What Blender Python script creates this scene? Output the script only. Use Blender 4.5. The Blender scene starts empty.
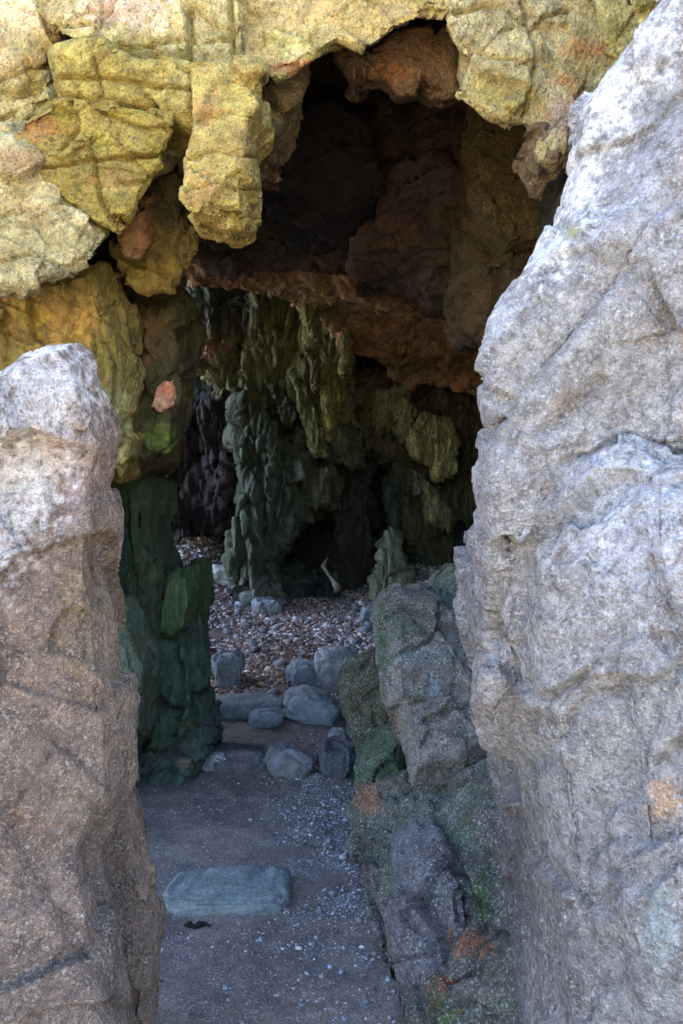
import bpy, bmesh, math, random
import numpy as np
from mathutils import Vector, Matrix
from mathutils.geometry import tessellate_polygon

# ------------------------------------------------------------------ basics
scn = bpy.context.scene
COL = scn.collection
W, H = 683, 1024
F = 804.0                    # focal length in pixels
CAMZ = 1.55
rng = np.random.default_rng(7)
random.seed(7)

def P(px, py, d):
    return ((px - 341.5) / F * d, d, CAMZ - (py - 512.0) / F * d)

def lin(c):
    return tuple(((v / 255.0) / 12.92 if v / 255.0 <= 0.04045 else ((v / 255.0 + 0.055) / 1.055) ** 2.4) for v in c)

# ------------------------------------------------------------------ noise
def _hash(ix, iy, iz, seed):
    h = (ix.astype(np.int64) * 374761393 + iy.astype(np.int64) * 668265263 +
         iz.astype(np.int64) * 2147483647 + seed * 1274126177) & 0xFFFFFFFF
    h = ((h ^ (h >> 13)) * 1274126177) & 0xFFFFFFFF
    h = ((h ^ (h >> 16)) * 2246822519) & 0xFFFFFFFF
    return (h ^ (h >> 15)) & 0xFFFFFFFF

def vnoise(p, seed=0):
    """gradient noise, about -1..1"""
    i = np.floor(p).astype(np.int64)
    f = (p - i)
    u = f * f * f * (f * (f * 6 - 15) + 10)
    out = np.zeros(len(p))
    for dx in (0, 1):
        wx = u[:, 0] if dx else 1 - u[:, 0]
        for dy in (0, 1):
            wy = u[:, 1] if dy else 1 - u[:, 1]
            for dz in (0, 1):
                wz = u[:, 2] if dz else 1 - u[:, 2]
                h = _hash(i[:, 0] + dx, i[:, 1] + dy, i[:, 2] + dz, seed)
                gx = ((h & 1023) / 511.5) - 1
                gy = (((h >> 10) & 1023) / 511.5) - 1
                gz = (((h >> 20) & 1023) / 511.5) - 1
                out += wx * wy * wz * (gx * (f[:, 0] - dx) + gy * (f[:, 1] - dy) + gz * (f[:, 2] - dz))
    return out * 1.2

def fbm(p, octv=4, seed=0, gain=0.5, ridged=False):
    a, s, t = 1.0, 0.0, np.zeros(len(p))
    q = p.copy()
    for o in range(octv):
        n = vnoise(q, seed + o * 17)
        if ridged:
            n = 1 - 2 * np.abs(n) * 1.6
        t += a * n
        s += a
        a *= gain
        q = q * 2.03 + 11.7
    return t / s

def facets(p, seed=0):
    """broken-rock facets: returns (facet height, distance to the cell border)"""
    i = np.floor(p).astype(np.int64)
    f1 = np.full(len(p), 1e9); f2 = np.full(len(p), 1e9)
    val = np.zeros(len(p))
    for dx in (-1, 0, 1):
        for dy in (-1, 0, 1):
            for dz in (-1, 0, 1):
                cx, cy, cz = i[:, 0] + dx, i[:, 1] + dy, i[:, 2] + dz
                h = _hash(cx, cy, cz, seed)
                h2 = _hash(cx, cy, cz, seed + 91)
                ox = cx + (h & 1023) / 1023.0
                oy = cy + ((h >> 10) & 1023) / 1023.0
                oz = cz + ((h >> 20) & 1023) / 1023.0
                rx, ry, rz = p[:, 0] - ox, p[:, 1] - oy, p[:, 2] - oz
                d = rx * rx + ry * ry + rz * rz
                gx = ((h2 & 255) / 127.5) - 1
                gy = (((h2 >> 8) & 255) / 127.5) - 1
                gz = (((h2 >> 16) & 255) / 127.5) - 1
                off = (((h2 >> 24) & 255) / 127.5) - 1
                v = 0.55 * off + 0.8 * (gx * rx + gy * ry + gz * rz)
                near = d < f1
                f2 = np.where(near, f1, np.minimum(f2, d))
                f1 = np.where(near, d, f1)
                val = np.where(near, v, val)
    return val, np.sqrt(f2) - np.sqrt(f1)

# ------------------------------------------------------------------ objects
def setp(o, label=None, cat=None, group=None, kind=None):
    if label: o['label'] = label
    if cat: o['category'] = cat
    if group: o['group'] = group
    if kind: o['kind'] = kind
    return o

def empty(name, loc, label, cat, group=None, kind=None):
    o = bpy.data.objects.new(name, None)
    o.location = loc
    o.empty_display_size = 0.1
    COL.objects.link(o)
    setp(o, label, cat, group, kind)
    return o

def link(name, me, parent=None):
    o = bpy.data.objects.new(name, me)
    COL.objects.link(o)
    if parent is not None:
        o.parent = parent
        o.matrix_parent_inverse = Matrix.Translation(parent.location).inverted()
    return o

def scale_poly(pts, s, c):
    return [(c[k] + (q[k] - c[k]) * s if True else 0) for q in pts for k in range(0)] 

def slab(bm, out, th=0.5, bulge=0.08, inset=0.8, ext=(0, 1, 0), back=0.9, mid=None):
    """closed lump: outline (px,py,depth), a raised front and a back pushed away along ext"""
    pts = [Vector(P(*q)) for q in out]
    c = sum(pts, Vector()) / len(pts)
    e = Vector(ext).normalized()
    n = len(pts)
    view = (c - Vector((0, 0, CAMZ))).normalized()
    ring = [bm.verts.new(p) for p in pts]
    fr = [bm.verts.new(c + (p - c) * inset - Vector((0, 1, 0)) * bulge) for p in pts]
    bk = [bm.verts.new(c + (p - c) * back + e * th) for p in pts]
    tri = tessellate_polygon([[Vector((q[0], q[1], 0)) for q in out]])
    for k in range(n):
        j = (k + 1) % n
        bm.faces.new((fr[k], fr[j], ring[j], ring[k]))
        bm.faces.new((ring[k], ring[j], bk[j], bk[k]))
    for t in tri:
        bm.faces.new([fr[i] for i in t])
        bm.faces.new([bk[i] for i in reversed(t)])

def plan_lump(bm, plan, z0, z1, taper=0.8):
    """closed prism from a plan polygon (x,y) between two heights"""
    pts = [Vector((x, y, 0)) for x, y in plan]
    c = sum(pts, Vector()) / len(pts)
    lo = [bm.verts.new((p.x, p.y, z0)) for p in pts]
    hi = [bm.verts.new((c.x + (p.x - c.x) * taper, c.y + (p.y - c.y) * taper, z1)) for p in pts]
    n = len(pts)
    for k in range(n):
        j = (k + 1) % n
        bm.faces.new((lo[k], lo[j], hi[j], hi[k]))
    for t in tessellate_polygon([pts]):
        bm.faces.new([hi[i] for i in t]); bm.faces.new([lo[i] for i in reversed(t)])

def remesh(bm, voxel, smooth=2):
    bmesh.ops.recalc_face_normals(bm, faces=bm.faces)
    me = bpy.data.meshes.new('tmp')
    bm.to_mesh(me); bm.free()
    o = bpy.data.objects.new('tmp', me)
    COL.objects.link(o)
    m = o.modifiers.new('r', 'REMESH')
    m.mode = 'VOXEL'; m.voxel_size = voxel; m.adaptivity = 0
    if smooth:
        s = o.modifiers.new('s', 'SMOOTH'); s.factor = 0.5; s.iterations = smooth
    dg = bpy.context.evaluated_depsgraph_get()
    dg.update()
    ev = o.evaluated_get(dg)
    out = bpy.data.meshes.new_from_object(ev)
    bpy.data.objects.remove(o); bpy.data.meshes.remove(me)
    return out

def get_co(me):
    a = np.empty(len(me.vertices) * 3, dtype=np.float32)
    me.vertices.foreach_get('co', a)
    return a.reshape(-1, 3).astype(np.float64)

def get_no(me):
    a = np.empty(len(me.vertices) * 3, dtype=np.float32)
    me.vertex_normals.foreach_get('vector', a)
    return a.reshape(-1, 3).astype(np.float64)

def set_co(me, co):
    me.vertices.foreach_set('co', co.astype(np.float32).ravel()); me.update()

def proj(co):
    d = np.maximum(co[:, 1], 0.2)
    return co[:, 0] / d * F + 341.5, 512 - (co[:, 2] - CAMZ) / d * F

def seg_dist(px, py, pl):
    best = np.full(len(px), 1e9)
    for (x0, y0), (x1, y1) in zip(pl[:-1], pl[1:]):
        dx, dy = x1 - x0, y1 - y0
        t = np.clip(((px - x0) * dx + (py - y0) * dy) / (dx * dx + dy * dy + 1e-9), 0, 1)
        best = np.minimum(best, np.hypot(px - x0 - t * dx, py - y0 - t * dy))
    return best

def sculpt(me, size, amp=1.0, fac=0.05, fine=0.012, aniso=(1, 1, 1), tilt=0.0, cracks=(), seed=0, soft=0.03, groove=0.15, fac2=0.4, rough=0, strata=None):
    """size: facet size in metres"""
    co = get_co(me); no = get_no(me)
    a = np.array(aniso, float)
    q = co.copy()
    if tilt:
        c, s = math.cos(tilt), math.sin(tilt)
        q = np.stack([c * co[:, 0] + s * co[:, 2], co[:, 1], -s * co[:, 0] + c * co[:, 2]], 1)
    q = q / a / size
    w = np.stack([vnoise(q * 1.3 + 5 * k, seed + k) for k in range(3)], 1) * 0.35
    d = soft * amp * fbm(q * 0.7, 3, seed + 3)
    if fac:
        v, b = facets(q + w, seed + 9)
        d += fac * amp * (v - groove * np.exp(-(b / 0.07) ** 2))
        v, b = facets(q * 2.7 + w * 1.5, seed + 29)
        d += fac * fac2 * amp * (v - groove * np.exp(-(b / 0.09) ** 2))
    d += fine * amp * fbm(q * 6, 3, seed + 50, 0.6)
    if strata:
        sa, sth, stl, saz = strata          # amplitude, bed thickness, tilt in the picture plane, lean away
        ax = np.array([math.sin(stl), saz, math.cos(stl)])
        t = co @ ax / sth + 0.9 * fbm(co / (sth * 7), 3, seed + 70) + 0.12 * vnoise(co / (sth * .8), seed + 71)
        k = np.floor(t); fr_ = t - k
        hh = (_hash(k.astype(np.int64), k.astype(np.int64) * 0, (5 * vnoise(co / (sth * 5), seed + 72)).astype(np.int64), seed) & 1023) / 1023.0
        d += sa * (hh - .5 + 0.7 * (fr_ - .5) - 1.0 * np.exp(-((1 - fr_) / .06) ** 2))
    if rough:
        r = co / rough
        d += rough * 0.22 * amp * (fbm(r, 2, seed + 60, 0.6) - 0.6 * np.abs(fbm(r * 0.45, 2, seed + 61)))
    px, py = proj(co)
    dep = np.maximum(co[:, 1], .3)
    facing = (no * (co - np.array([0, 0, CAMZ]))).sum(1) < 0
    wob = 3.5 * vnoise(np.stack([px / 14, py / 14, px * 0], 1), seed + 5)
    for c in cracks:
        pl, wd, dp = c
        dd = seg_dist(px + wob, py + wob, pl)
        d -= np.where(facing, dp * np.exp(-(dd / wd) ** 2), 0)
    co += no * d[:, None]
    set_co(me, co)

def paint(me, palette, scale=0.3, patches=(), seed=0, contrast=2.2, aniso=(1, 1, 1), up=None):
    """albedo of the rock: lichen, algae, iron stains and painted light and shade as blobs with ragged edges"""
    co = get_co(me); no = get_no(me)
    q = co / scale / np.array(aniso, float)
    cols = np.array([lin(c) for c in palette])
    n = len(cols)
    wts = np.stack([np.exp(contrast * 2.2 * fbm(q + 31.3 * k, 4, seed + 7 * k, 0.6)) for k in range(n)], 1)
    wts /= wts.sum(1, keepdims=True)
    c = wts @ cols
    px, py = proj(co)
    f = fbm(q * 3, 4, seed + 77, 0.65)
    f2 = fbm(co / 0.03, 2, seed + 78, 0.65)
    for pt in patches:
        cx, cy, rx, ry, colr, st = pt[:6]
        r = np.hypot((px - cx) / rx, (py - cy) / ry)
        m = np.clip((1.0 - r + 1.5 * f + 0.5 * f2) / 0.6, 0, 1) * st
        c = c * (1 - m[:, None]) + np.array(lin(colr)) * m[:, None]
    if up is not None:
        m = np.clip((no[:, 2] - 0.15 + 0.7 * f) / 0.4, 0, 1) * up[1]
        c = c * (1 - m[:, None]) + np.array(lin(up[0])) * m[:, None]
    c = np.clip(c * (1 + 0.55 * f[:, None] + 0.35 * f2[:, None]), 0.004, 0.9)
    at = me.color_attributes.new('Col', 'FLOAT_COLOR', 'POINT')
    at.data.foreach_set('color', np.concatenate([c, np.ones((len(c), 1))], 1).astype(np.float32).ravel())

def finish(me, mat):
    me.materials.clear(); me.materials.append(mat)
    me.polygons.foreach_set('use_smooth', np.ones(len(me.polygons), dtype=bool))
    me.update()

# ------------------------------------------------------------------ materials
def rock_mat(name, speck=(0.0, 60, (200, 200, 200)), bump=0.5, dist=0.01, rough=0.85, grain=55, var=0.5, streak=(1, 1, 1), dark=0.0, spec=0.35, crystal=0.0):
    m = bpy.data.materials.new(name); m.use_nodes = True
    nt = m.node_tree; N = nt.nodes; L = nt.links
    bs = N['Principled BSDF']
    tc = N.new('ShaderNodeTexCoord'); mp = N.new('ShaderNodeMapping')
    mp.inputs['Scale'].default_value = streak
    L.new(tc.outputs['Object'], mp.inputs['Vector'])
    at = N.new('ShaderNodeAttribute'); at.attribute_name = 'Col'
    n1 = N.new('ShaderNodeTexNoise'); n1.inputs['Scale'].default_value = grain * 0.35; n1.inputs['Detail'].default_value = 8; n1.inputs['Roughness'].default_value = 0.7
    L.new(mp.outputs[0], n1.inputs['Vector'])
    mr = N.new('ShaderNodeMapRange'); mr.inputs['From Min'].default_value = 0.3; mr.inputs['From Max'].default_value = 0.7
    mr.inputs['To Min'].default_value = 1 - var; mr.inputs['To Max'].default_value = 1 + var
    L.new(n1.outputs['Fac'], mr.inputs['Value'])
    nf = N.new('ShaderNodeTexNoise'); nf.inputs['Scale'].default_value = grain * 3.2; nf.inputs['Detail'].default_value = 3; nf.inputs['Roughness'].default_value = 0.7
    L.new(mp.outputs[0], nf.inputs['Vector'])
    mrf = N.new('ShaderNodeMapRange'); mrf.inputs['From Min'].default_value = 0.3; mrf.inputs['From Max'].default_value = 0.7
    mrf.inputs['To Min'].default_value = 1 - var * .8; mrf.inputs['To Max'].default_value = 1 + var * .8
    L.new(nf.outputs['Fac'], mrf.inputs['Value'])
    mm = N.new('ShaderNodeMath'); mm.operation = 'MULTIPLY'
    L.new(mr.outputs[0], mm.inputs[0]); L.new(mrf.outputs[0], mm.inputs[1])
    mr = mm
    mul = N.new('ShaderNodeVectorMath'); mul.operation = 'SCALE'
    L.new(at.outputs['Color'], mul.inputs[0]); L.new(mr.outputs[0], mul.inputs['Scale'])
    col = mul.outputs[0]
    # pale mineral specks / barnacles
    n2 = N.new('ShaderNodeTexNoise'); n2.inputs['Scale'].default_value = speck[1]; n2.inputs['Detail'].default_value = 3; n2.inputs['Roughness'].default_value = 0.75
    L.new(tc.outputs['Object'], n2.inputs['Vector'])
    if speck[0] > 0:
        r2 = N.new('ShaderNodeMapRange'); r2.inputs['From Min'].default_value = 0.53; r2.inputs['From Max'].default_value = 0.68
        nm = N.new('ShaderNodeTexNoise'); nm.inputs['Scale'].default_value = speck[1] * 0.12; nm.inputs['Detail'].default_value = 4
        L.new(tc.outputs['Object'], nm.inputs['Vector'])
        rm = N.new('ShaderNodeMapRange'); rm.inputs['From Min'].default_value = 0.35; rm.inputs['From Max'].default_value = 0.65
        rm.inputs['To Min'].default_value = speck[0] * 0.15; rm.inputs['To Max'].default_value = speck[0]
        L.new(nm.outputs['Fac'], rm.inputs['Value']); L.new(rm.outputs[0], r2.inputs['To Max'])
        L.new(n2.outputs['Fac'], r2.inputs['Value'])
        mx = N.new('ShaderNodeMix'); mx.data_type = 'RGBA'
        L.new(r2.outputs[0], mx.inputs['Factor']); L.new(col, mx.inputs['A']); mx.inputs['B'].default_value = (*lin(speck[2]), 1)
        col = mx.outputs['Result']
    if crystal > 0:
        vc = N.new('ShaderNodeTexVoronoi'); vc.inputs['Scale'].default_value = speck[1] * 1.5
        wn = N.new('ShaderNodeTexNoise'); wn.inputs['Scale'].default_value = speck[1] * .5
        L.new(tc.outputs['Object'], wn.inputs['Vector'])
        wv = N.new('ShaderNodeVectorMath'); wv.operation = 'SCALE'; wv.inputs['Scale'].default_value = 1.6 / speck[1]
        L.new(wn.outputs['Color'], wv.inputs[0])
        wa = N.new('ShaderNodeVectorMath'); L.new(tc.outputs['Object'], wa.inputs[0]); L.new(wv.outputs[0], wa.inputs[1])
        L.new(wa.outputs[0], vc.inputs['Vector'])
        sx = N.new('ShaderNodeSeparateColor'); L.new(vc.outputs['Color'], sx.inputs[0])
        rd = N.new('ShaderNodeMapRange'); rd.inputs['From Min'].default_value = 0.45; rd.inputs['From Max'].default_value = 0.25
        L.new(vc.outputs['Distance'], rd.inputs['Value'])
        for thr, cc, ch in ((0.80, (*lin(speck[2]), 1), 0), (0.72, (0.03, 0.027, 0.028, 1), 1)):
            gt = N.new('ShaderNodeMath'); gt.operation = 'GREATER_THAN'; gt.inputs[1].default_value = thr
            L.new(sx.outputs[ch], gt.inputs[0])
            ml = N.new('ShaderNodeMath'); ml.operation = 'MULTIPLY'; L.new(gt.outputs[0], ml.inputs[0]); L.new(rd.outputs[0], ml.inputs[1])
            m2 = N.new('ShaderNodeMath'); m2.operation = 'MULTIPLY'; L.new(ml.outputs[0], m2.inputs[0]); m2.inputs[1].default_value = crystal
            mx = N.new('ShaderNodeMix'); mx.data_type = 'RGBA'
            L.new(m2.outputs[0], mx.inputs['Factor']); L.new(col, mx.inputs['A']); mx.inputs['B'].default_value = cc
            col = mx.outputs['Result']
    if dark > 0:
        n3 = N.new('ShaderNodeTexNoise'); n3.inputs['Scale'].default_value = speck[1] * 0.8; n3.inputs['Detail'].default_value = 4
        mp3 = N.new('ShaderNodeMapping'); mp3.inputs['Location'].default_value = (7, 3, 1)
        L.new(tc.outputs['Object'], mp3.inputs['Vector']); L.new(mp3.outputs[0], n3.inputs['Vector'])
        r3 = N.new('ShaderNodeMapRange'); r3.inputs['From Min'].default_value = 0.55; r3.inputs['From Max'].default_value = 0.68
        r3.inputs['To Max'].default_value = dark
        L.new(n3.outputs['Fac'], r3.inputs['Value'])
        mx = N.new('ShaderNodeMix'); mx.data_type = 'RGBA'
        L.new(r3.outputs[0], mx.inputs['Factor']); L.new(col, mx.inputs['A']); mx.inputs['B'].default_value = (0.05, 0.042, 0.045, 1)
        col = mx.outputs['Result']
    L.new(col, bs.inputs['Base Color'])
    bs.inputs['Roughness'].default_value = rough
    bs.inputs['Specular IOR Level'].default_value = spec
    # bump, coarse + fine
    nb = N.new('ShaderNodeTexNoise'); nb.inputs['Scale'].default_value = grain; nb.inputs['Detail'].default_value = 6; nb.inputs['Roughness'].default_value = 0.65
    L.new(mp.outputs[0], nb.inputs['Vector'])
    vo = N.new('ShaderNodeTexVoronoi'); vo.inputs['Scale'].default_value = grain * 1.1; vo.feature = 'F1'
    L.new(mp.outputs[0], vo.inputs['Vector'])
    ad = N.new('ShaderNodeMath'); ad.operation = 'MULTIPLY_ADD'; ad.inputs[1].default_value = 0.35
    L.new(vo.outputs['Distance'], ad.inputs[0]); L.new(nb.outputs['Fac'], ad.inputs[2])
    ad2 = N.new('ShaderNodeMath'); ad2.operation = 'MULTIPLY_ADD'; ad2.inputs[1].default_value = 0.5
    L.new(n2.outputs['Fac'], ad2.inputs[0]); L.new(ad.outputs[0], ad2.inputs[2])
    ad3 = N.new('ShaderNodeMath'); ad3.operation = 'MULTIPLY_ADD'; ad3.inputs[1].default_value = 0.45
    L.new(nf.outputs['Fac'], ad3.inputs[0]); L.new(ad2.outputs[0], ad3.inputs[2]); ad2 = ad3
    bu = N.new('ShaderNodeBump'); bu.inputs['Strength'].default_value = bump; bu.inputs['Distance'].default_value = dist
    L.new(ad2.outputs[0], bu.inputs['Height'])
    L.new(bu.outputs[0], bs.inputs['Normal'])
    return m

M_ARCH = rock_mat('lichen_rock', (0.3, 90, (226, 206, 150)), 1.0, 0.04, 0.9, 38, 0.5, dark=0.5, crystal=.2)
M_PILLAR = rock_mat('algae_rock', (0.15, 60, (150, 150, 90)), 0.8, 0.02, 0.75, 40, 0.45, (1.6, 1.6, 0.7), dark=0.3)
M_WET = rock_mat('wet_green_rock', (0.25, 70, (120, 140, 120)), 1.0, 0.025, 0.5, 45, 0.55, (1.8, 1.8, 0.7), dark=0.45, spec=0.45)
M_CAVE = rock_mat('cave_rock', (0.25, 45, (160, 156, 120)), 1.0, 0.06, 0.85, 24, 0.5, (1.5, 1.5, 0.6), dark=0.3)
M_ROOF = rock_mat('cave_roof_rock', (0.1, 30, (150, 120, 90)), 0.8, 0.03, 0.85, 18, 0.45, dark=0.25)
M_GRAN_L = rock_mat('brown_granite', (0.85, 120, (228, 212, 198)), 1.0, 0.032, 0.75, 75, 0.45, dark=0.5, spec=.45, crystal=.32)
M_GRAN_R = rock_mat('grey_granite', (0.85, 115, (238, 238, 240)), 1.0, 0.034, 0.7, 75, 0.45, dark=0.45, spec=.5, crystal=.3)
M_OUT = rock_mat('outcrop_rock', (1.0, 95, (238, 240, 238)), 1.0, 0.034, 0.7, 70, 0.45, dark=0.6, crystal=.45)
M_STONE = rock_mat('beach_stone', (0.3, 60, (180, 184, 190)), 0.8, 0.010, 0.75, 40, 0.4, dark=0.35)

# ------------------------------------------------------------------ generic rock part
def rock(name, shapes, voxel, mat, palette, parent=None, size=0.3, amp=1.0, fac=0.05, fine=0.012, aniso=(1, 1, 1), tilt=0,
         cracks=(), soft=0.03, groove=0.15, fac2=0.4, rough=0, strata=None, pscale=0.3, patches=(), seed=0, smooth=2, paniso=(1, 1, 1), up=None, label=None):
    bm = bmesh.new()
    for s in shapes:
        s(bm)
    me = remesh(bm, voxel, smooth)
    sculpt(me, size, amp, fac, fine, aniso, tilt, cracks, seed, soft, groove, fac2, rough, strata)
    paint(me, palette, pscale, patches, seed + 400, aniso=paniso, up=up)
    finish(me, mat)
    me.name = name
    o = link(name, me, parent)
    if label: o['label'] = label
    return o

def D(poly, d, gx=0.0, gy=0.0):
    """outline in px with a plane of depth: d at the centroid, +gx per 100 px to the right, +gy per 100 px downwards"""
    cx = sum(p[0] for p in poly) / len(poly); cy = sum(p[1] for p in poly) / len(poly)
    return [(p[0], p[1], (p[2] if len(p) > 2 else d + gx * (p[0] - cx) / 100 + gy * (p[1] - cy) / 100)) for p in poly]

def S(poly, d=0, gx=0, gy=0, grow=0, **k):
    if grow:
        mx_ = sum(q[0] for q in poly) / len(poly); my_ = sum(q[1] for q in poly) / len(poly)
        poly = [(q[0] + grow * (q[0] - mx_) / (math.hypot(q[0] - mx_, q[1] - my_) + 1e-6), q[1] + grow * (q[1] - my_) / (math.hypot(q[0] - mx_, q[1] - my_) + 1e-6)) + tuple(q[2:]) for q in poly]
    o = D(poly, d, gx, gy)
    return lambda bm: slab(bm, o, **k)

YEL = (214, 200, 116); PALE = (234, 220, 172); OLV = (148, 142, 54); PINK = (205, 168, 140); ORA = (190, 112, 60); BRN = (120, 92, 66)

SUN_E, SUN_A, SKY, SUNS, EXPO = 50, -35, 0.15, 4.5, 3.12

# ================================================================== ground
def axis(lo, hi, step, far, grow=1.35):
    a = list(np.arange(lo, hi, step))
    s = step; v = lo; left = []
    while v > -far:
        s *= grow; v -= s; left.append(v)
    s = step; v = a[-1]; right = []
    while v < far:
        s *= grow; v += s; right.append(v)
    return np.array(left[::-1] + a + right)

def ground_z(x, y):
    t = np.clip((y - 5.6) / 4.6, 0, 1)
    z = 0.66 * (t * t * (3 - 2 * t)) ** 0.9
    z = z + 0.05 * np.exp(-((y - 5.9) / 0.35) ** 2)
    sm = lambda v: np.clip(v, 0, 1) ** 2 * (3 - 2 * np.clip(v, 0, 1))
    z = z + .62 * sm((y - 7.6) / 2.4) * sm((-x - .9) / .8) + .3 * sm((y - 6.4) / 2) * sm((x - .1) / 1.1)
    p = np.stack([x * 1.1, y * 1.1, x * 0], 1)
    near = np.exp(-np.hypot(x, y - 5) / 60)
    z = z + near * (0.04 * fbm(p, 4, 11) + 0.034 * fbm(p * 3.4, 4, 12, .6))
    return z

gx = axis(-1.9, 1.5, 0.018, 900); gy = axis(1.9, 11.0, 0.022, 900)
X, Y = np.meshgrid(gx, gy)
Z = ground_z(X.ravel(), Y.ravel())
nx, ny = len(gx), len(gy)
idx = np.arange(nx * ny).reshape(ny, nx)
faces = np.stack([idx[:-1, :-1], idx[:-1, 1:], idx[1:, 1:], idx[1:, :-1]], -1).reshape(-1, 4)

def mesh_np(name, co, faces):
    me = bpy.data.meshes.new(name)
    n = faces.shape[1]
    me.vertices.add(len(co)); me.vertices.foreach_set('co', co.astype(np.float32).ravel())
    me.loops.add(faces.size); me.loops.foreach_set('vertex_index', faces.astype(np.int32).ravel())
    me.polygons.add(len(faces))
    me.polygons.foreach_set('loop_start', (np.arange(len(faces)) * n).astype(np.int32))
    me.update(calc_edges=True)
    return me

gme = mesh_np('ground', np.stack([X.ravel(), Y.ravel(), Z], 1), faces)
xx, yy = X.ravel(), Y.ravel()
q = np.stack([xx, yy, xx * 0], 1)
f = fbm(q * 1.5, 4, 40); f2 = fbm(q * 14, 3, 41)
sand = np.array(lin((124, 114, 108))); sand2 = np.array(lin((92, 84, 82))); peb = np.array(lin((130, 108, 96))); dry = np.array(lin((196, 172, 132)))
t = np.clip(0.5 + 2.0 * f + 1.2 * f2, 0, 1)[:, None]
c = sand * (1 - t) + sand2 * t
m = np.clip((yy - 5.7) / 0.5 + f, 0, 1)[:, None]; c = c * (1 - m) + peb * m
m = np.clip((1.2 - yy) / 2.0, 0, 1)[:, None]; c = c * (1 - m) + dry * m
at = gme.color_attributes.new('Col', 'FLOAT_COLOR', 'POINT')
at.data.foreach_set('color', np.concatenate([c, np.ones((len(c), 1))], 1).astype(np.float32).ravel())
M_SAND = rock_mat('coarse_sand', (0.75, 110, (205, 205, 208)), 0.8, 0.012, 0.9, 110, 0.35, dark=0.5)
finish(gme, M_SAND)
g = link('ground', gme)
setp(g, 'coarse dark sand and grit floor running from the passage into the cave', 'ground', kind='structure')

# ================================================================== rock arch over the cave mouth
arch = empty('rock_arch', P(300, 60, 3.4), 'yellow lichen covered rock arch with cracked hanging blocks over the cave mouth', 'rock arch')
AP = dict(mat=M_ARCH, parent=arch, size=0.42, fac=0.05, fine=0.006, soft=0.012, groove=.05, pscale=0.12, fac2=.6, rough=.014, smooth=0, strata=(.010, .07, .2, .3))
V = 0.0075
# big body behind the front blocks (also the cliff above the frame)
rock('cliff_body', [
    S([(-420, -620), (1000, -620), (900, 60), (640, 90), (570, 90), (500, 40), (450, -30), (380, -50), (320, -20), (262, 30), (210, 60), (180, 150), (60, 230), (-420, 380)], 3.36, th=0.6, bulge=0.02, back=1.0, ext=(0, 1, .7))],
    0.035, palette=[YEL, PALE, BRN], seed=3, **{k: v for k, v in AP.items()})
rock('rock_block', [S([(-120, -90), (20, -80), (44, 10), (58, 36), (40, 52), (10, 72), (-120, 96)], 3.2, th=0.4, ext=(0, 1, .8), inset=.95, bulge=0.035)], V,
     palette=[PALE, (205, 178, 116), PINK], seed=11, patches=[(10, 5, 40, 30, (226, 205, 170), .8), (30, 45, 40, 14, OLV, .5)], label='pale rounded rock block at the top left of the arch', **AP)
rock('rock_ledge', [S([(8, -120), (245, -120), (240, 0), (246, 30), (243, 76), (222, 80), (190, 70), (140, 74), (98, 56), (60, 40), (30, 10)], 3.12, th=0.4, ext=(0, 1, .8), inset=.95, bulge=0.035)], V,
     palette=[YEL, PALE, (160, 136, 62)], seed=13, patches=[(120, 5, 70, 30, (232, 200, 175), .9), (130, 55, 110, 22, (112, 98, 34), .75), (215, 40, 26, 40, (180, 164, 112), .6), (45, 15, 30, 25, (146, 124, 56), .6)],
     cracks=[([(70, 22), (95, 24), (115, -5)], 2.4, .04), ([(188, 5), (192, 70)], 2.6, .05), ([(30, 12), (60, 40), (130, 46), (186, 36)], 2.2, .04), ([(190, 40), (236, 36)], 2, .03), ([(230, -10), (236, 70)], 2.4, .05)], label='pink and yellow capping ledge', **AP)
rock('rock_ledge', [S([(236, -120), (440, -120), (462, -20), (456, 20), (430, 18), (398, 30), (372, 52), (340, 44), (300, 64), (262, 84), (240, 80), (232, 20)], 3.2, th=0.4, ext=(0, 1, .8), inset=.95, bulge=0.035)], V,
     palette=[YEL, PALE, (190, 160, 92)], seed=17, patches=[(300, 15, 70, 25, (224, 196, 136), .8), (290, 68, 60, 9, (186, 104, 62), .8), (380, 20, 60, 30, (214, 175, 110), .6)], **AP)
rock('rock_block', [S([(425, -120), (760, -120), (740, 60), (660, 70), (610, 95), (582, 118), (570, 160), (548, 158), (528, 128), (490, 122), (455, 98), (462, 62), (444, 24)], 3.25, gx=0.05, th=0.4, ext=(0, 1, .8), inset=.95, bulge=0.035)], V,
     palette=[(204, 182, 124), PALE, (176, 154, 88)], seed=19, patches=[(500, 95, 50, 30, (186, 164, 84), .8), (586, 48, 30, 12, (200, 126, 74), .7), (566, 80, 22, 10, (200, 132, 84), .6), (570, 115, 30, 30, (196, 165, 150), .8), (500, 30, 60, 40, (218, 200, 150), .6)],
     cracks=[([(458, 40), (490, 60), (530, 66)], 2.2, .035), ([(455, 10), (490, 0), (530, 30), (570, 8)], 2.2, .04), ([(520, -10), (536, 60), (524, 120)], 2.2, .04), ([(590, 0), (612, 30), (630, 36)], 2.4, .05)], label='broad pale lichen covered block right of the opening', **AP)
rock('rock_wedge', [S([(58, 56), (100, 50), (132, 68), (196, 70), (193, 116), (172, 112), (140, 104), (98, 98), (64, 92)], 3.08, gy=.1, th=0.45, bulge=0.035, inset=.9)], V,
     palette=[YEL, (168, 144, 66), (140, 118, 54)], seed=23, cracks=[([(66, 78), (110, 80), (190, 92)], 2.2, .04), ([(96, 60), (104, 94)], 2, .03), ([(140, 88), (160, 110)], 2, .03)], patches=[(180, 85, 22, 22, (190, 180, 120), .7)], tilt=.3, label='wedge shaped ledge pointing at the hanging block', **AP)
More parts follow.
